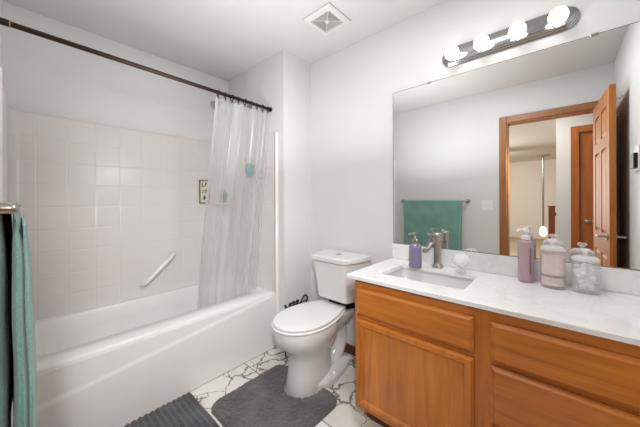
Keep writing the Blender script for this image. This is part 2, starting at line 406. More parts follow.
# bathroom door, swung right into the room against the right-hand wall
ang = math.atan2(.71, .033)
hinge = Vector((1.913, -1.806, .012))
d1 = struct('door_1', place(panel_door('door', .715, 2.03, 'door_v'), hinge, ang), 'door_v', bevel=.0015)
ax = Vector((math.cos(ang), math.sin(ang), 0)); nl = Vector((-ax.y, ax.x, 0))      # nl points to -X (room side)
hp = hinge+ax*.655; hp.z = .945
lever(d1, hp+nl*.0175, nl, -ax, 'handle'); lever(d1, hp-nl*.0175, -nl, -ax, 'handle')
bm = BM()
for z in (1.79, 1.02, .2): tube(bm, [hinge+ax*-.006+nl*.0+Vector((0, 0, z)), hinge+ax*-.006+Vector((0, 0, z+.09))], .006, 10)
obj('hinge', bm, 'brass', d1, smooth=40)
bm = BM()
for z, q in ((1.935, .70), (1.835, .60)):
    b = hinge+ax*q-nl*.0175; b.z = z
    tube(bm, arc([b, b-nl*.018, b-nl*.028+Vector((0, 0, .004)), b-nl*.032+Vector((0, 0, .02))], 4), .004, 8); tube(bm, [b, b-nl*.004], .012, 12)
obj('coat_hook', bm, 'nickel', d1, smooth=50)
d2 = struct('door_2', place(panel_door('door', HX1-HX0, 2.04, 'hdoor'), Vector((HX0, -2.935, .005)), 0), 'hdoor', bevel=.0015)
lever(d2, (HX0+.055, -2.917, .955), (0, 1, 0), (1, 0, 0), 'handle')

# loft furnishing seen far away in the mirror
t = thing('pendant_lamp', 'white glowing pendant on a long thin rod, seen in the mirror through the doorway', 'lamp', (1.33, -7.9, H))
obj('canopy', mlathe((1.33, -7.9, H), [(.16, 0), (.15, -.02), (.03, -.05), (0.02, -.05)], 20), 'nickel', t, smooth=40)
obj('rod', mtube([(1.33, -7.9, H-.04), (1.33, -7.9, .45)], .022, 10), 'nickel', t, smooth=60)
bm = BM(); lathe(bm, (1.33, -7.9, .15), [(.03, .33), (.07, .28), (.09, .18), (.08, .08), (.03, .04)], 20); obj('lamp_shade', bm, 'shade', t, smooth=60)
t = thing('newel_post', 'dark wooden stair newel post with rail, beyond the doorway in the mirror', 'post', (1.56, -4.6, 0))
obj('post', mbox(1.515, 1.605, -4.65, -4.56, 0, 1.08), 'rail', t, bevel=.006)
obj('cap', mbox(1.505, 1.615, -4.66, -4.55, 1.08, 1.105), 'rail', t, bevel=.006)
obj('handrail', mbox(1.605, 2.3, -4.63, -4.58, .93, .99), 'rail', t, bevel=.01)

# ------------------------------------------------------------------ tub and surround
TX, TZ, Y0, Y1 = -.105, .455, -W+.003, -D-.003
tub = thing('bathtub', 'white alcove bathtub with moulded tile-pattern surround', 'bathtub', (-.48, -1.07, 0))
bm = BM()
X0 = -A+.003
rings = [rrect(X0, TX, Y0, Y1, .004, .02), rrect(X0, TX, Y0, Y1, .004, TZ-.022), rrect(X0, TX-.004, Y0, Y1, .006, TZ-.008), rrect(X0, TX-.016, Y0+.001, Y1-.001, .01, TZ),
         rrect(X0+.075, TX-.135, Y0+.10, Y1-.085, .09, TZ), rrect(X0+.085, TX-.150, Y0+.112, Y1-.097, .09, TZ-.012),
         rrect(X0+.10, TX-.162, Y0+.14, Y1-.11, .10, TZ-.10), rrect(X0+.13, TX-.19, Y0+.24, Y1-.14, .12, .16), rrect(X0+.18, TX-.23, Y0+.32, Y1-.18, .13, .10), rrect(X0+.28, TX-.32, Y0+.5, Y1-.3, .06, .095)]
loft(bm, rings); obj('basin', bm, 'tub', tub, smooth=50)
# apron: lower panel stands proud below a slanting crease
bm = BM(); ny, nz = 40, 46; V = []
for i in range(ny+1):
    y = Y0+(Y1-Y0)*i/ny; crease = .277+(.410-.277)*((y+1.693)/(1.693-.579)) ; row = []
    for j in range(nz+1):
        z = .004+(TZ-.026-.004)*j/nz; s = (crease-z)/.02+.5; s = max(0, min(1, s)); s = s*s*(3-2*s)
        row.append(bm.verts.new((TX+.0035+.007*s, y, z)))
    V.append(row)
for i in range(ny):
    for j in range(nz): bm.faces.new((V[i][j], V[i+1][j], V[i+1][j+1], V[i][j+1]))
top = [bm.verts.new((TX-.01, V[i][-1].co.y, TZ-.022)) for i in range(ny+1)]
for i in range(ny): bm.faces.new((V[i][-1], V[i+1][-1], top[i+1], top[i]))
obj('apron', bm, 'tub', tub, smooth=60)
# surround: U-shaped shell with round inner corners
def upath(off, r):
    xb, ya, yb = -A+off, -W+off, -D-off; p = [(TX+.004, yb)]
    n = 7
    for i in range(n): a = math.radians(90+90*i/(n-1)); p.append((xb+r+r*math.cos(a), yb-r+r*math.sin(a)))
    for j in range(1, 10): p.append((xb, yb-r+(ya+r-(yb-r))*j/10))
    for i in range(n): a = math.radians(180+90*i/(n-1)); p.append((xb+r+r*math.cos(a), ya+r+r*math.sin(a)))
    p.append((TX+.004, ya)); return p
SZ = 1.787; inn, outp = upath(.018, .05), upath(.002, .05)
bm = BM()
rg = [[(x, y, TZ-.004) for x, y in inn], [(x, y, SZ-.012) for x, y in inn], [(x+(a-x)*.3, y+(b-y)*.3, SZ-.003) for (x, y), (a, b) in zip(inn, outp)], [(x, y, SZ) for x, y in outp], [(x, y, TZ-.004) for x, y in outp]]
loft(bm, rg, False, False, False)
obj('surround', bm, 'tile', tub, smooth=45)
for yy, s in ((-D-.001, -1), (-W+.001, 1)):
    bm = BM(); n = 8; ring = []
    for z in (0.0, SZ-.006, SZ):
        k = 1 if z < SZ else .5
        ring.append([(TX+.005+.016*(1-math.cos(math.pi*i/n))/1, yy+s*k*.022*math.sin(math.pi*i/n), z) for i in range(n+1)])
    loft(bm, ring, True, True); obj('flange', bm, 'tub', tub, smooth=60)
g0, g1 = Vector((-A+.018, -1.10, .545)), Vector((-A+.018, -.868, .765)); dx = Vector((.042, 0, 0)); d_ = (g1-g0)
obj('grab_bar', mtube(arc([g0, g0+dx*.75+d_*.05, g0+dx+d_*.18, g0+dx+d_*.5, g0+dx+d_*.82, g0+dx*.75+d_*.95, g1], 6), .0195, 14), 'tub', tub, smooth=70)
# small moulded corner shelf (behind the curtain)
bm = BM(); cx, cy = -A+.018, -D-.018
prism(bm, [(cx, cy)]+[(cx+.17*math.cos(math.radians(a)), cy+.17*math.sin(math.radians(a))) for a in range(-90, 1, 10)], 1.185, 1.2)
obj('corner_shelf', bm, 'tub', tub, bevel=.004)
tag(obj('shampoo_bottle', mlathe((-.775, -.425, 1.2), [(.028, 0), (.032, .004), (.032, .085), (.027, .1), (.013, .106), (.013, .13), (.0, .131)], 20, sx=1.15, sy=.9), 'green', smooth=40), 'small green bottle on the corner shelf, blurred behind the shower curtain', 'bottle')

t = thing('framed_sign', 'small cream panel with gold frame and dark symbols on the tub wall', 'sign', (-A+.018, -.592, 1.19))
xs = -A+.019; y0, y1, z0, z1 = -.640, -.545, 1.195, 1.415
obj('panel', mbox(xs, xs+.010, y0, y1, z0, z1), 'cream', t, bevel=.002)
bm = BM(); f = .009
for b in ((y0, y0+f, z0, z1), (y1-f, y1, z0, z1), (y0+f, y1-f, z0, z0+f), (y0+f, y1-f, z1-f, z1)): box(bm, xs+.001, xs+.018, *b)
obj('frame', bm, 'gold', t, bevel=.002)
yc = (y0+y1)/2; zz = xs+.0105
def mark(*bs):
    bm = BM()
    for a, b, c_, d in bs: box(bm, xs+.0095, zz+.001, yc+a, yc+b, c_, d)
    obj('symbol', bm, 'ink', t)
mark((-.022, -.014, 1.355, 1.385), (-.022, .0, 1.349, 1.356)); mark((.006, .013, 1.352, 1.386), (.006, .026, 1.380, 1.387))
mark((-.026, -.006, 1.310, 1.316)); mark((-.026, -.006, 1.296, 1.302)); mark((.004, .010, 1.290, 1.325), (.004, .024, 1.319, 1.325), (.018, .024, 1.305, 1.325))
bm = BM(); tube(bm, [(xs+.0095, yc, 1.255), (zz+.001, yc, 1.255)], .011, 16)
loft(bm, [[(x, yc-.015, 1.246), (x, yc+.015, 1.246), (x, yc, 1.222)] for x in (xs+.0095, zz+.001)]); obj('symbol', bm, 'ink', t)

# ------------------------------------------------------------------ curtain rod, rings, curtain, shower
rx = -.164
def rod_z(y): return 2.012+(1.992-2.012)*((y+1.79)/(1.79-.322))
t = thing('curtain_rod', 'dark bronze shower curtain rod spanning the tub', 'rod', (rx, -1.07, rod_z(-1.07)))
obj('tube', mtube([(rx, -W+.002, rod_z(-W)), (rx, -D-.002, rod_z(-D))], .0125, 16), 'bronze', t, smooth=60)
obj('end_cap', mtube([(rx, -W+.001, rod_z(-W)), (rx, -W+.040, rod_z(-W))], .015, 18), 'black', t, smooth=40)
obj('end_cap', mtube([(rx, -D-.001, rod_z(-D)), (rx, -D-.02, rod_z(-D))], .018, 18), 'black', t, smooth=40)
obj('collar', mtube([(rx, -W+.040, rod_z(-W)), (rx, -W+.044, rod_z(-W))], .0145, 18), 'brass', t, smooth=40)
NR = 9
ry = [-.795+(.795-.355)*i/(NR-1) for i in range(NR)]
wh = ['nearest the tub middle', 'second from the open edge', 'third from the open edge', 'fourth from the open edge', 'at the middle of the bunched curtain', 'fourth from the wall', 'third from the wall', 'second from the wall', 'nearest the wall']
ring0 = None
for i, y in enumerate(ry):
    if ring0 is None:
        bm = BM(); pts = [(rx+.021*math.sin(2*math.pi*k/24), 0*k, -.006+.021*math.cos(2*math.pi*k/24)) for k in range(25)]
        tube(bm, pts, .0035, 8); tube(bm, arc([(rx, 0, -.025), (rx+.006, 0, -.034), (rx, 0, -.042), (rx-.006, 0, -.036)], 4), .003, 8)
        bmesh.ops.translate(bm, verts=bm.verts, vec=(-rx, 0, 0)); ring0 = o = obj('curtain_ring', bm, 'black', smooth=60)
    else:
        o = ring0.copy(); COL.objects.link(o)
    o.location = (rx, y, rod_z(y)); o.rotation_euler = (0, 0, random.uniform(-.35, .35))
    tag(o, 'black curtain ring on the rod, '+wh[i], 'curtain ring', 'curtain rings on the shower rod')
bm = BM(); nu, nv = 220, 36; V = []
for j in range(nv+1):
    v = j/nv; z = 1.962-v*(1.962-.30); row = []
    ya, yb = -.815-.085*v**1.1, -.338-.055*v**1.3
    for i in range(nu+1):
        u = i/nu; ph = 2*math.pi*(4.6*u+.35*math.sin(u*5+.7))
        amp = .024+.014*v+.009*math.sin(u*9+1)
        x = rx-.012-.135*min(1, v*1.25)**1.0+amp*math.sin(ph+.6*math.sin(v*3+u*4))+.006*noise.noise((u*6, v*3, 1))
        y = ya+(yb-ya)*u+.010*math.sin(ph*2+1+v)+.012*noise.noise((u*4, v*2, 7))*v
        row.append(bm.verts.new((x, y, z+.006*math.cos(ph)*(1-v))))
    V.append(row)
for j in range(nv):
    for i in range(nu): bm.faces.new((V[j][i], V[j][i+1], V[j+1][i+1], V[j+1][i]))
hem = BM(); HV = []
for j in range(nv+1):
    HV.append([[hem.verts.new(V[j][i].co+Vector((k, 0, 0))) for i in rg_] for k, rg_ in ((-.004, range(0, 17)), (-.004, range(78, 90)), (-.004, range(128, 138)), (-.004, range(176, 186)))])
for a, b in zip(HV, HV[1:]):
    for p, q_ in zip(a, b):
        for i in range(len(p)-1): hem.faces.new((p[i], p[i+1], q_[i+1], q_[i]))
cur = tag(obj('shower_curtain', bm, 'liner', smooth=180), 'frosted white shower curtain liner bunched at the far end of the tub', 'curtain')
obj('hem', hem, 'liner', cur, smooth=180)

t = thing('wall_shower', 'chrome shower head on its arm, high on the wall behind the curtain', 'shower head', (-.50, -D-.001, 2.06))
obj('wall_flange', mtube([(-.5, -D-.001, 2.08), (-.5, -D-.012, 2.08)], .03, 20), 'chrome', t, smooth=40)
obj('arm', mtube(arc([(-.5, -D-.01, 2.08), (-.5, -D-.10, 2.085), (-.5, -D-.22, 2.085), (-.5, -D-.29, 2.06)], 6), .010, 12), 'chrome', t, smooth=60)
hd = Vector((-.5, -D-.29, 2.06)); dv = Vector((0, -.75, -.66)).normalized()
bm = BM(); tube(bm, [hd-dv*.01, hd+dv*.02, hd+dv*.035, hd+dv*.06, hd+dv*.068], [.014, .016, .024, .040, .038], 20); obj('head', bm, 'nickel', t, smooth=40)
t = thing('bath_pouf', 'teal mesh bath pouf hanging behind the shower curtain', 'bath pouf', (-.40, -D-.055, 1.49))
bm = BM(); sphere(bm, (-.40, -D-.062, 1.495), .042, 24, 16, .85, .9, 1.5)
for v in bm.verts:
    k = noise.noise(v.co*60)*.006; v.co += Vector((k, k, -k))
obj('pouf', bm, 'teal', t, smooth=60)
obj('cord', mtube([(-.40, -D-.05, 1.54), (-.40, -D-.022, 1.60)], .002, 6), 'whitep', t)
obj('suction_hook', mlathe((-.40, -D-.018, 1.60), [(.018, 0), (.014, -.005), (.005, -.012), (.003, -.014)], 16, 'y'), 'glass', t)

# ------------------------------------------------------------------ ceiling vent
vx, vy, vs = .498, -.360, .115
t = thing('ceiling_vent', 'square white bathroom exhaust fan grille on the ceiling', 'vent', (vx, vy, H))
bm = BM(); z = H
def sq(h, z): return [(vx-h, vy-h, z), (vx+h, vy-h, z), (vx+h, vy+h, z), (vx-h, vy+h, z)]
loft(bm, [sq(vs, H-.001), sq(vs, H-.010), sq(vs-.012, H-.018), sq(vs-.035, H-.020), sq(vs-.037, H-.012)], False, False); obj('frame', bm, 'ventp', t)
bm = BM(); box(bm, vx-.083, vx+.083, vy-.083, vy+.083, H-.004, H-.002); obj('backing', bm, 'ventdark', t)
bm = BM()
for k in range(1, 9):
    h = .0090*k+.004; q = .0015
    for a in (-1, 1):
        box(bm, vx-h, vx+h, vy+a*h-q, vy+a*h+q, H-.011, H-.008); box(bm, vx+a*h-q, vx+a*h+q, vy-h, vy+h, H-.011, H-.008)
for a in (1, -1):
    v = box(bm, -.112, .112, -.002, .002, H-.012, H-.008)
    bmesh.ops.transform(bm, matrix=Matrix.Translation((vx, vy, 0)) @ Matrix.Rotation(a*math.pi/4, 4, 'Z'), verts=v)
obj('grille', bm, 'ventp', t)
obj('centre_button', mlathe((vx, vy, H-.006), [(.012, 0), (.012, -.012), (.008, -.014), (0, -.014)], 16), 'whitep', t, smooth=40)

# ------------------------------------------------------------------ toilet
tx = .405
toi = thing('toilet', 'white two-piece toilet with lid closed, beside the vanity', 'toilet', (tx, -.4, 0))
def egg(z, hw, yf, yb, n=40, pw=2.0, ymax=None, cx=tx):
    """egg outline: widest 58% of the way back, front narrower"""
    ym = yf+(yb-yf)*.52; pts = []
    for i in range(n):
        a = 2*math.pi*i/n; c, s = math.cos(a), math.sin(a)
        x = hw*math.copysign(abs(c)**(2/pw), c); yy = math.copysign(abs(s)**(2/pw), s)
        y = ym+yy*((yb-ym) if s > 0 else (ym-yf)); pts.append((cx+x, y, z))
    return pts
bm = BM()
loft(bm, [egg(.003, .112, -.625, -.27, pw=2.5), egg(.012, .114, -.628, -.265, pw=2.5), egg(.10, .104, -.610, -.27, pw=2.5), egg(.19, .100, -.602, -.27, pw=2.4), egg(.235, .108, -.612, -.26, pw=2.3),
          egg(.275, .135, -.645, -.245, pw=2.2), egg(.315, .162, -.688, -.24, pw=2.1), egg(.36, .180, -.708, -.235, pw=2.1), egg(.40, .184, -.714, -.23, pw=2.1), egg(.418, .182, -.712, -.23, pw=2.1), egg(.42, .176, -.70, -.24, pw=2.1)])
# deck under the tank and trapway hump
loft(bm, [[(tx-.10, -.30, .30), (tx+.10, -.30, .30), (tx+.085, -.06, .34), (tx-.085, -.06, .34)], [(tx-.15, -.34, .385), (tx+.15, -.34, .385), (tx+.115, -.045, .40), (tx-.115, -.045, .40)], [(tx-.15, -.34, .418), (tx+.15, -.34, .418), (tx+.115, -.045, .418), (tx-.115, -.045, .418)]])
tube(bm, arc([(tx, -.40, .16), (tx, -.33, .20), (tx, -.24, .30), (tx, -.17, .30), (tx, -.13, .20), (tx, -.17, .10), (tx, -.24, .03)], 5), .068, 18, sx=1.0)
obj('bowl', bm, 'porc', toi, smooth=50)
# foot flange
bm = BM(); fl = [(-.105, -.50), (.105, -.50), (.140, -.42), (.145, -.36), (.125, -.22), (.085, -.09), (-.085, -.09), (-.125, -.22), (-.145, -.36), (-.140, -.42)]
loft(bm, [[(tx+x*k, -.3+(y+.3)*k, z) for x, y in fl] for z, k in ((.002, 1), (.035, 1.0), (.048, .93), (.075, .62))]); obj('foot', bm, 'porc', toi, smooth=30, bevel=.004)
for s in (-1, 1): obj('bolt_cap', mlathe((tx+s*.118, -.33, .040), [(.017, 0), (.017, .012), (.012, .022), (0, .025)], 16), 'whitep', toi, smooth=50)
tc_ = .427
def tankp(k, z, dx=0):
    P = [(-.204, -.03), (.204, -.03), (.204, -.115), (.168, -.255), (.148, -.285), (-.148, -.285), (-.168, -.255), (-.204, -.115)]
    return [(tc_+x*k+math.copysign(dx, x), -.03+(y+.03)*(k if k < 1 else 1)-(dx if y < -.05 else 0), z) for x, y in P]
bm = BM(); loft(bm, [tankp(.80, .488), tankp(.84, .50), tankp(.955, .72), tankp(.965, .772)]); obj('tank', bm, 'porc', toi, smooth=30, bevel=.012)
bm = BM(); loft(bm, [tankp(1, .774, .0), tankp(1, .779, .004), tankp(1, .806, .004), tankp(1, .812, -.004)]); obj('tank_lid', bm, 'porc', toi, smooth=30, bevel=.005)
obj('flush_button', mlathe((tc_, -.15, .811), [(.026, 0), (.026, .003), (.021, .005), (.0195, .004), (0, .004)], 24), 'chrome', toi, smooth=40)
bm = BM(); loft(bm, [tankp(.55, .425), tankp(.55, .487)]); obj('tank_gap_filler', bm, 'black', toi)  # black filler block, makes the dark gap below the tank
def seatp(z, g, hw=.183, yf=-.722, yb=-.195):
    pts = []
    for x, y, zz in egg(z, hw+g, yf-g, -.10, 64, 2.0):
        pts.append((x, min(y, yb+g), zz))
    return pts
def seat_outline(z, g):
    """elongated seat: egg at the front, straight narrow back edge"""
    P = []; ym = -.48; hw = .184+g; yf = -.720-g; yb = -.190+g; hb = .118+g
    for i in range(33):
        a = math.pi*i/32; P.append((tx-hw*math.cos(a), ym-(ym-yf)*math.sin(a)**1.0, z))
    for i in range(1, 12):
        s = i/12; x = hw+(hb-hw)*(s**1.7); P.append((tx+x, ym+(yb-.012-ym)*s, z))
    for sx, sy in ((hb, -.008), (hb-.006, -.002), (hb-.016, 0), (0, 0), (-hb+.016, 0), (-hb+.006, -.002), (-hb, -.008)): P.append((tx+sx, yb+sy, z))
    for i in range(11, 0, -1):
        s = i/12; x = hw+(hb-hw)*(s**1.7); P.append((tx-x, ym+(yb-.012-ym)*s, z))
    return P
bm = BM(); loft(bm, [seat_outline(.4215, -.012), seat_outline(.424, .001), seat_outline(.433, .004), seat_outline(.437, -.004)]); obj('seat', bm, 'seatp', toi, smooth=40)
bm = BM(); loft(bm, [seat_outline(.440, -.012), seat_outline(.443, -.005), seat_outline(.452, -.003), seat_outline(.458, -.008), seat_outline(.461, -.03), seat_outline(.462, -.08)]); obj('lid', bm, 'seatp', toi, smooth=40)
for s in (-1, 1): obj('seat_hinge', mtube([(tx+s*.075-.022, -.178, .438), (tx+s*.075+.022, -.178, .438)], .012, 12), 'whitep', toi, smooth=50)
bm = BM(); tube(bm, arc([(.60, -.012, .16), (.60, -.05, .17), (.61, -.07, .26), (.575, -.11, .40), (.55, -.13, .485)], 6), .006, 10); tube(bm, [(.60, -.003, .16), (.60, -.04, .16)], .012, 12); sphere(bm, (.60, -.055, .16), .018, 14, 8, 1, .6, 1.3)
obj('supply_line', bm, 'nickel', toi, smooth=60)

# scrollwork rack between the toilet and the partition wall
rk = thing('iron_rack', 'black scrolled iron rack half hidden behind the toilet lid', 'rack', (.10, -.27, 0))
RY0, RY1, RZ = -.374, -.14, .378
for y in (RY0, RY1): obj('upright', mtube([(.075, y, .003), (.075, y, RZ+.012)], .0055, 10), 'black', rk, smooth=60)
for z in (RZ, .08): obj('crossbar', mtube([(.075, RY0, z), (.075, RY1, z)], .005, 10), 'black', rk, smooth=60)
def scroll(y, z, r, s):
    pts = [(.075, y+s*r*(1-k/26)*math.cos(k*.45), z+r*(1-k/26)*math.sin(k*.45)) for k in range(22)]; return mtube(pts, .0045, 8)
for q, (y, z, r, s) in enumerate(((-.325, RZ+.014, .018, 1), (-.288, RZ+.018, .017, -1), (-.25, RZ+.016, .018, 1))): obj('scroll', scroll(y, z, r, s), 'black', rk, smooth=60)
obj('arch', mtube(arc([(.075, -.215, RZ), (.078, -.19, RZ+.035), (.08, -.165, RZ+.05), (.078, -.14, RZ+.035), (.075, -.13, RZ)], 5), .006, 8), 'black', rk, smooth=60)
bm = BM(); sphere(bm, (.075, RY0, RZ+.018), .011, 12, 8); obj('finial', bm, 'black', rk, smooth=60)

# ------------------------------------------------------------------ rugs
def rug(name, inside, x0, x1, y0, y1, st, hfun, mat):
    bm = BM(); nx, ny = int((x1-x0)/st), int((y1-y0)/st); V = {}
    ok = [[inside(x0+(i+.5)*st, y0+(j+.5)*st) for j in range(ny)] for i in range(nx)]
    def v(i, j, lo=False):
        if (i, j, lo) not in V:
            x, y = x0+i*st, y0+j*st
            nb = [ok[a][b] if 0 <= a < nx and 0 <= b < ny else False for a in (i-1, i) for b in (j-1, j)]
            h = .002 if lo else (hfun(x, y) if all(nb) else .006)
            q = .35*st if not lo else .2*st
            V[i, j, lo] = bm.verts.new((x+q*noise.noise((x*90, y*90, 0)), y+q*noise.noise((x*90, y*90, 5)), h))
        return V[i, j, lo]
    for i in range(nx):
        for j in range(ny):
            if not ok[i][j]: continue
            bm.faces.new((v(i, j), v(i+1, j), v(i+1, j+1), v(i, j+1)))
            for (a, b, di, dj) in (((i, j), (i+1, j), 0, -1), ((i+1, j), (i+1, j+1), 1, 0), ((i+1, j+1), (i, j+1), 0, 1), ((i, j+1), (i, j), -1, 0)):
                p, q = i+di, j+dj
                if not (0 <= p < nx and 0 <= q < ny and ok[p][q]): bm.faces.new((v(*b), v(*a), v(*a, True), v(*b, True)))
    return obj(name, bm, mat, smooth=180)
def rr_in(x, y, x0, x1, y0, y1, r):
    dx = max(x0+r-x, 0, x-x1+r); dy = max(y0+r-y, 0, y-y1+r); return x0 <= x <= x1 and y0 <= y <= y1 and dx*dx+dy*dy <= r*r
def contour(x, y):
    if not rr_in(x, y, .112, .68, -1.018, -.445, .085): return False
    if y > -.66 and ((x-tx)/.120)**2+(min(0, y+.50)/.136)**2 < 1: return False
    return True
o = rug('contour_rug', contour, .10, .69, -1.08, -.43, .007, lambda x, y: .017+.006*noise.noise((x*55, y*55, 1))+.004*noise.noise((x*18, y*18, 3))+.004*noise.noise((x*120, y*120, 2)), 'shag')
tag(o, 'dark grey shaggy contour rug around the toilet foot', 'rug')
o = rug('bath_mat', lambda x, y: rr_in(x, y, -.078, .385, -1.66, -1.03, .012), -.08, .39, -1.67, -1.02, .0058, lambda x, y: 0.006+.014*abs(math.sin(math.pi*(y+1.03)/.029))**.7+.002*noise.noise((x*90, y*90, 1)), 'ribmat')
tag(o, 'charcoal ribbed bath mat lying along the tub', 'bath mat')

# ------------------------------------------------------------------ vanity
CF, CX0, CZ = -.53, .835, .795
van = thing('vanity_cabinet', 'honey oak vanity cabinet with one door and a drawer stack', 'cabinet', (1.43, -.27, 0))
bm = BM(); box(bm, CX0, CX0+.018, CF+.02, -.002, .105, CZ); box(bm, CX0, CX0+.018, CF+.085, -.002, 0, .105); box(bm, L-.022, L-.004, CF+.02, -.002, .105, CZ); box(bm, CX0+.018, L-.022, CF+.02, -.002, .10, .116); box(bm, CX0+.018, L-.022, -.012, -.002, .116, CZ)
obj('carcass', bm, 'oak_v', van)
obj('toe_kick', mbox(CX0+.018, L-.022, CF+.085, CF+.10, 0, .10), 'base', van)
y0, y1 = CF, CF+.02
for x0, x1 in ((CX0, CX0+.045), (1.385, 1.487), (L-.05, L-.004)): obj('face_stile', mbox(x0, x1, y0, y1, .105, CZ), 'oak_v', van, bevel=.001)
for x0, x1, zs in ((CX0+.045, 1.385, ((.105, .15), (.57, .63), (.735, CZ))), (1.487, L-.05, ((.105, .15), (.335, .37), (.575, .615), (.735, CZ)))):
    for z0, z1 in zs: obj('face_rail', mbox(x0, x1, y0+.0005, y1, z0, z1), 'oak_h', van, bevel=.001)
def slab_front(name, x0, x1, z0, z1, mat='oak_h', th=.019):
    bm = BM(); y = CF-.001
    def rc(i, yy): return [(x0+i, yy, z0+i), (x1-i, yy, z0+i), (x1-i, yy, z1-i), (x0+i, yy, z1-i)]
    loft(bm, [rc(0, y), rc(0, y-.009), rc(.006, y-.012), rc(.013, y-th+.001), rc(.016, y-th)])
    return obj(name, bm, mat, van)
slab_front('false_front', .853, 1.407, .608, .752)
for z0, z1 in ((.600, .752), (.362, .585), (.132, .347)): slab_front('drawer', 1.464, L-.03, z0, z1)
dx0, dx1, dz0, dz1 = .853, 1.407, .132, .588; fw = .030
bm = BM(); y = CF-.001; th = .02
def rc(i, yy): return [(dx0+i, yy, dz0+i), (dx1-i, yy, dz0+i), (dx1-i, yy, dz1-i), (dx0+i, yy, dz1-i)]
loft(bm, [rc(0, y), rc(0, y-.010), rc(.006, y-.013), rc(.009, y-th), rc(fw, y-th), rc(fw+.008, y-.010), rc(fw+.008, y)], False, False)
dr = obj('door', bm, 'oak_v', van)
bm = BM(); loft(bm, [rc(fw+.002, y-.002), rc(fw+.002, y-.009), rc(fw+.022, y-.0095)], True, True); obj('door_panel', bm, 'oak_v', dr)

CT = .815; cx0, cy0 = .791, -.552
top = thing('countertop', 'white quartz vanity countertop with backsplash and inset sink', 'countertop', (1.4, -.27, CT-.02))
hx0, hx1, hy0, hy1 = .928, 1.342, -.425, -.137
bm = BM()
def rout(z, i=0): return rrect(cx0+i, L-.003, cy0+i, -.002, .004, z)
loft(bm, [rout(CT-.02), rout(CT-.003), rout(CT, .003), rrect(hx0, hx1, hy0, hy1, .02, CT), rrect(hx0+.003, hx1-.003, hy0+.003, hy1-.003, .02, CT-.02), rout(CT-.02)], False, False)
obj('slab', bm, 'quartz', top, smooth=30)
bm = BM(); loft(bm, [rrect(hx0-.02, hx1+.02, hy0-.02, hy1+.02, .03, CT-.0205), rrect(hx0-.006, hx1+.006, hy0-.006, hy1+.006, .03, CT-.0205), rrect(hx0-.004, hx1+.004, hy0-.004, hy1+.004, .03, CT-.05), rrect(hx0+.010, hx1-.010, hy0+.010, hy1-.010, .04, CT-.12), rrect(hx0+.04, hx1-.04, hy0+.04, hy1-.04, .05, CT-.148), rrect(hx0+.17, hx1-.17, hy0+.12, hy1-.12, .02, CT-.155)], False, True)
obj('sink_basin', bm, 'porc', top, smooth=50)
obj('drain', mlathe(((hx0+hx1)/2, (hy0+hy1)/2, CT-.155), [(.024, 0), (.024, .003), (.016, .002), (.0, .001)], 20), 'chrome', top, smooth=40)
obj('backsplash', mbox(cx0+.003, L-.003, -.022, -.002, CT+.0005, .917), 'quartz', top, bevel=.002)

mir = thing('wall_mirror', 'large frameless mirror above the vanity backsplash', 'mirror', (1.4, -.004, 1.44))
obj('glass', mbox(.80, L-.003, -.008, -.0015, .918, 1.962), 'mirror', mir)
for x in (1.05, 1.781): obj('clip', mbox(x-.014, x+.014, -.012, -.001, 1.955, 1.968), 'nickel', mir, bevel=.002)
bm = BM(); box(bm, .80, L-.003, -.0085, -.008, .918, .9215); obj('lower_edge', bm, 'edgeb', mir)
bm = BM(); box(bm, .7985, .80, -.0085, -.001, .918, 1.962); box(bm, .7985, L-.003, -.0085, -.001, 1.962, 1.9635); obj('edge', bm, 'dark', mir)

# ------------------------------------------------------------------ vanity light
fz, fx0, fx1 = 2.078, 1.128, 1.735
vl = thing('vanity_light', 'silver bar light with four glowing round bulbs above the mirror', 'light fixture', (1.43, 0, fz))
def stad(i, y, hh=.055):
    r = hh-i; P = []
    for k in range(17): a = math.radians(-90+180*k/16); P.append((fx1-hh+r*math.cos(a), y, fz+r*math.sin(a)))
    for k in range(17): a = math.radians(90+180*k/16); P.append((fx0+hh+r*math.cos(a), y, fz+r*math.sin(a)))
    return P
bm = BM(); loft(bm, [stad(0, -.001), stad(0, -.010), stad(.006, -.014), stad(.007, -.020), stad(.013, -.024), stad(.014, -.030), stad(.020, -.033)]); obj('backplate', bm, 'silver', vl, smooth=35)
for x in (1.205, 1.352, 1.508, 1.660):
    z = 2.062
    obj('socket', mlathe((x, -.033, z), [(.026, 0), (.026, -.004), (.020, -.006), (.019, -.03), (.0, -.03)], 20, 'y'), 'silver', vl, smooth=40)
    bm = BM(); sphere(bm, (x, -.088, z), .037, 24, 16); obj('bulb', bm, 'bulb', vl, smooth=180)

# ------------------------------------------------------------------ faucet, soap, knob, bottles
fx, fy = 1.118, -.078
fa = thing('faucet', 'brushed nickel single-handle faucet behind the sink', 'faucet', (fx, fy, CT))
def sqr(h, z, x=fx, y=fy): return rrect(x-h, x+h, y-h, y+h, h*.3, z, 4, 2)
bm = BM(); loft(bm, [sqr(.027, CT+.0005), sqr(.027, CT+.006), sqr(.022, CT+.014), sqr(.0175, CT+.022), sqr(.0175, CT+.125), sqr(.0195, CT+.13), sqr(.0195, CT+.145)]); obj('body', bm, 'nickel', fa, smooth=35)
q = Vector((-.50, -.866, 0))
def sp(d, z): return (fx+q.x*d, fy+q.y*d, CT+z)
bm = BM(); tube(bm, arc([sp(.0, .140), sp(.026, .146), sp(.048, .140), sp(.062, .120), sp(.078, .112), sp(.090, .108)], 5), .0115, 14)
tube(bm, [sp(.089, .114), sp(.091, .094)], [.0135, .0150], 16); obj('spout', bm, 'nickel', fa, smooth=50)
bm = BM(); lathe(bm, (fx, fy, CT+.145), [(.021, 0), (.023, .006), (.023, .038), (.026, .044), (.026, .050), (.018, .060), (.0, .062)], 24); obj('handle_hub', bm, 'nickel', fa, smooth=40)
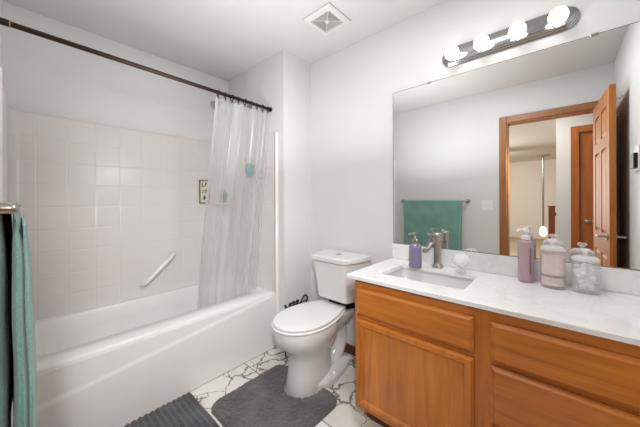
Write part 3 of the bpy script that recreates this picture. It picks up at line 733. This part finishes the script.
bm = BM(); tube(bm, arc([sp(0, .186), sp(.03, .192), sp(.062, .200)], 4), [.008]*4+[.007]*4+[.009], 10); sphere(bm, sp(.063, .2005), .008, 12, 8); obj('lever', bm, 'nickel', fa, smooth=60)

sx, sy = 1.018, -.165
sd = thing('soap_dispenser', 'lavender glass soap dispenser with metal pump beside the sink', 'soap dispenser', (sx, sy, CT))
obj('bottle', mlathe((sx, sy, CT), [(.030, .0005), (.036, .004), (.037, .012), (.036, .118), (.032, .134), (.020, .143), (.016, .146), (.016, .156)], 28), 'lavglass', sd, smooth=45)
obj('liquid', mlathe((sx, sy, CT), [(.030, .006), (.0335, .012), (.033, .105), (.0, .106)], 24), 'lavliq', sd, smooth=45)
bm = BM(); lathe(bm, (sx, sy, CT+.150), [(.018, 0), (.018, .014), (.010, .018), (.006, .022), (.006, .042), (.012, .044), (.012, .056), (.0, .058)], 20); tube(bm, arc([(sx, sy, CT+.200), (sx-.015, sy-.02, CT+.202), (sx-.026, sy-.034, CT+.196)], 4), .0055, 10); obj('pump', bm, 'nickel', sd, smooth=50)

kx, ky = 1.257, -.118
kb = thing('crystal_ornament', 'clear faceted crystal ornament on a small foot beside the faucet', 'ornament', (kx, ky, CT))
obj('foot', mlathe((kx, ky, CT), [(.026, .0005), (.026, .008), (.020, .014), (.010, .020), (.010, .032), (.013, .036)], 20), 'crystal', kb, smooth=30)
bm = BM(); n = 10; c0 = Vector((kx, ky, CT+.068)); dv = Vector((-.15, -.45, .88)).normalized(); q = dv.to_track_quat('Z', 'Y').to_matrix()
rings = []
for r, h, ph in ((.013, -.036, 0), (.034, -.020, .5), (.049, .004, 0), (.045, .018, .5), (.030, .029, 0), (.016, .031, .5)):
    rings.append([c0+q @ Vector((r*math.cos(2*math.pi*(i+ph)/n), r*math.sin(2*math.pi*(i+ph)/n), h)) for i in range(n)])
V = []
for rg in rings: V.append([bm.verts.new(p) for p in rg])
for k, (a, b) in enumerate(zip(V, V[1:])):
    for i in range(n):
        i1 = (i+1) % n
        if k % 2 == 0: bm.faces.new((a[i], a[i1], b[i])); bm.faces.new((a[i1], b[i1], b[i]))
        else: bm.faces.new((a[i], a[i1], b[i1])); bm.faces.new((a[i], b[i1], b[i]))
bm.faces.new(V[0][::-1]); bm.faces.new(V[-1]); obj('crystal', bm, 'crystal', kb)

px, py = 1.538, -.078
pb = thing('lotion_bottle', 'tall mauve pump bottle beside the two lidded jars', 'bottle', (px, py, CT))
obj('bottle', mlathe((px, py, CT), [(.028, .0005), (.032, .005), (.0325, .012), (.0325, .185), (.030, .198), (.017, .204), (.015, .206), (.015, .214)], 28), 'pinkglass', pb, smooth=45)
obj('liquid', mlathe((px, py, CT), [(.026, .005), (.0285, .012), (.0285, .165), (.0, .166)], 24), 'mauveliq', pb, smooth=45)
bm = BM(); lathe(bm, (px, py, CT+.207), [(.019, 0), (.019, .018), (.010, .021), (.007, .022), (.007, .036), (.014, .038), (.014, .052), (.010, .056), (.0, .056)], 20); tube(bm, arc([(px, py, CT+.252), (px-.02, py-.012, CT+.254), (px-.034, py-.02, CT+.247)], 4), .006, 10); obj('pump', bm, 'whitep', pb, smooth=50)
bm = BM()   # small upright print on the bottle
for k in range(11):
    a = math.radians(-60+(0 if k % 2 else 3)); z = CT+.045+k*.0115
    for j in range(2):
        aa = a+j*.12; p = Vector((px+.0327*math.cos(aa), py+.0327*math.sin(aa), z)); t_ = Vector((-math.sin(aa), math.cos(aa), 0)); n_ = Vector((math.cos(aa), math.sin(aa), 0))
        hgt = .007 if (k+j) % 3 else .004
        loft(bm, [[p-t_*.0016+n_*o_, p+t_*.0016+n_*o_, p+t_*.0016+n_*o_+Vector((0, 0, hgt)), p-t_*.0016+n_*o_+Vector((0, 0, hgt))] for o_ in (-.0006, .0006)])
obj('print', bm, 'greyink', pb)

def jar(name, label, x, y, hgt, rx_, ry_, fill, glassm):
    t = thing(name, label, 'jar', (x, y, CT))
    bm = BM(); n = 48; rings = []
    def ring(k, z, rib): return [(x+(rx_*k)*math.cos(2*math.pi*i/n)*(1+rib*(.5+.5*math.cos(i*math.pi*.5))), y+(ry_*k)*math.sin(2*math.pi*i/n)*(1+rib*(.5+.5*math.cos(i*math.pi*.5))), CT+z) for i in range(n)]
    loft(bm, [ring(.92, .0005, 0), ring(1, .006, 0), ring(1, hgt*.95, .0), ring(.94, hgt, 0), ring(.90, hgt, 0), ring(.90, .012, .0), ring(.80, .010, 0)]); obj('body', bm, glassm, t, smooth=40)
    bm = BM(); loft(bm, [ring(.98, hgt+.001, 0), ring(1.0, hgt+.005, 0), ring(.98, hgt+.012, 0), ring(.72, hgt+.022, 0), ring(.3, hgt+.026, 0)]); obj('lid', bm, 'lidglass', t, smooth=30)
    obj('knob', mlathe((x, y, CT+hgt+.025), [(.008, 0), (.007, .008), (.017, .016), (.019, .022), (.013, .029), (0, .03)], 10), 'crystal', t)
    if fill == 'salt':
        for z0, z1, m, nm in ((.014, .028, 'cotton', 'bottom_layer'), (.028, .05, 'pinksalt', 'lower_layer'), (.05, .062, 'darkband', 'middle_layer'), (.062, hgt*.86, 'pinksalt', 'upper_layer')):
            bm = BM(); loft(bm, [ring(.885, z0+.0003, 0), ring(.885, z1-.0003, 0)]); obj(nm, bm, m, t, smooth=40)
    else:
        bm = BM(); rn = random.Random(3)
        for k in range(60):
            a = rn.uniform(0, 2*math.pi); q = math.sqrt(rn.uniform(0, 1))*.62; z = rn.uniform(.028, hgt*.84)
            sphere(bm, (x+rx_*q*math.cos(a), y+ry_*q*math.sin(a), CT+z), rn.uniform(.010, .0145), 10, 7)
        o = obj('cotton_balls', bm, 'cotton', t, smooth=180); o['kind'] = 'stuff'
    return t
jar('glass_jar', 'lidded glass jar of layered pink bath salts, middle of the three containers', 1.638, -.118, .170, .045, .034, 'salt', 'pinkjar')
jar('glass_jar', 'lidded clear glass jar filled with white cotton, nearest the right wall', 1.744, -.113, .137, .046, .034, 'cotton', 'glass')

# ------------------------------------------------------------------ towel bar, towel, wall plates
bz, by, bx0, bx1 = 1.203, -1.758, .045, .853
tb = thing('towel_bar', 'metal towel bar on the wall beside the door', 'towel bar', (.45, by, bz))
obj('bar', mtube([(bx0-.002, by, bz), (bx1+.002, by, bz)], .008, 16), 'nickel', tb, smooth=60)
for x in (bx0, bx1): obj('post', mlathe((x, -W+.001, bz), [(.027, 0), (.027, .006), (.018, .012), (.0098, .02), (.0098, .062), (.0092, .068), (.006, .0715), (.0, .0725)], 20, 'y'), 'nickel', tb, smooth=60)
# one sheet: inner and outer outline of the folded towel, up the back, over the bar and down the front
inner, outer = [], []
for k in range(31):
    z = .50+(bz-.50)*k/30; d_ = bz-z; inner.append((by-.0085+.0055*min(1, d_/.1), z)); outer.append((by-.0115-.026*min(1, d_/.16), z))
for k in range(1, 8):
    a = math.pi-math.pi*k/8; inner.append((by+.0085*math.cos(a), bz+.0085*math.sin(a))); outer.append((by+.0115*math.cos(a), bz+.0115*math.sin(a)))
for k in range(39):
    z = bz-(bz-.33)*k/38; d_ = bz-z; inner.append((by+.0085-.002*min(1, d_/.1), z)); outer.append((by+.0115+.013*min(1, d_/.10)+.008*min(1, d_/.5), z))
def sweep(inner, outer, x0, x1, seed, n=48):
    bm = BM(); rings = []
    for i in range(n+1):
        u = i/n; e = min(u, 1-u)*n/2.0; th = max(.3, math.sqrt(max(0, 1-(1-min(e, 1))**2)))
        pts = []
        for (a, za), (b, zb) in zip(inner, outer): pts.append(((a+b)/2+(a-b)/2*th, (za+zb)/2+(za-zb)/2*th))
        for (a, za), (b, zb) in zip(inner[::-1], outer[::-1]): pts.append(((a+b)/2+(b-a)/2*th, (za+zb)/2+(zb-za)/2*th))
        x = x0+(x1-x0)*u; R_ = []
        for y, z in pts:
            h = min(1, max(0, bz-.03-z)/.15)
            R_.append((x+(.5-u)*.03*min(1, max(0, bz-z)/.35)+.004*noise.noise((z*9, seed, 2)), y+(.0025*math.sin(u*15+seed)+.005*noise.noise((u*4, z*5, seed)))*h, z))
        rings.append(R_)
    loft(bm, rings); return bm
tw = obj('bath_towel', sweep(inner, outer, .078, .803, 1.3), 'towel', smooth=60)
tag(tw, 'teal green bath towel draped over the towel bar', 'towel')
i2, o2 = [], []
for k in range(34):
    z = 1.165-(1.165-.36)*k/33; d_ = 1.165-z; b0 = by+.0245+.008*min(1, (bz-z)/.5); i2.append((b0-.003, z)); o2.append((b0+.002+.007*min(1, d_/.12), z))
obj('folded_layer', sweep(i2, o2, .082, .799, 1.3), 'towel', tw, smooth=60)

sp_ = thing('light_switch', 'white double light switch plate between towel and door', 'switch', (1.054, -W, 1.153))
obj('plate', mbox(.997, 1.111, -W+.001, -W+.006, 1.094, 1.212), 'whitep', sp_, bevel=.003)
for x in (1.031, 1.077): obj('toggle', mbox(x-.005, x+.005, -W+.005, -W+.016, 1.143, 1.163), 'whitep', sp_, bevel=.002)
wp = thing('wall_control', 'white wall control plate with a black face, on the wall behind the door', 'control', (L, -.845, 1.475))
obj('plate', mbox(L-.008, L-.001, -.915, -.775, 1.395, 1.555), 'whitep', wp, bevel=.003)
obj('black_face', mbox(L-.026, L-.007, -.875, -.795, 1.41, 1.505), 'black', wp, bevel=.004)
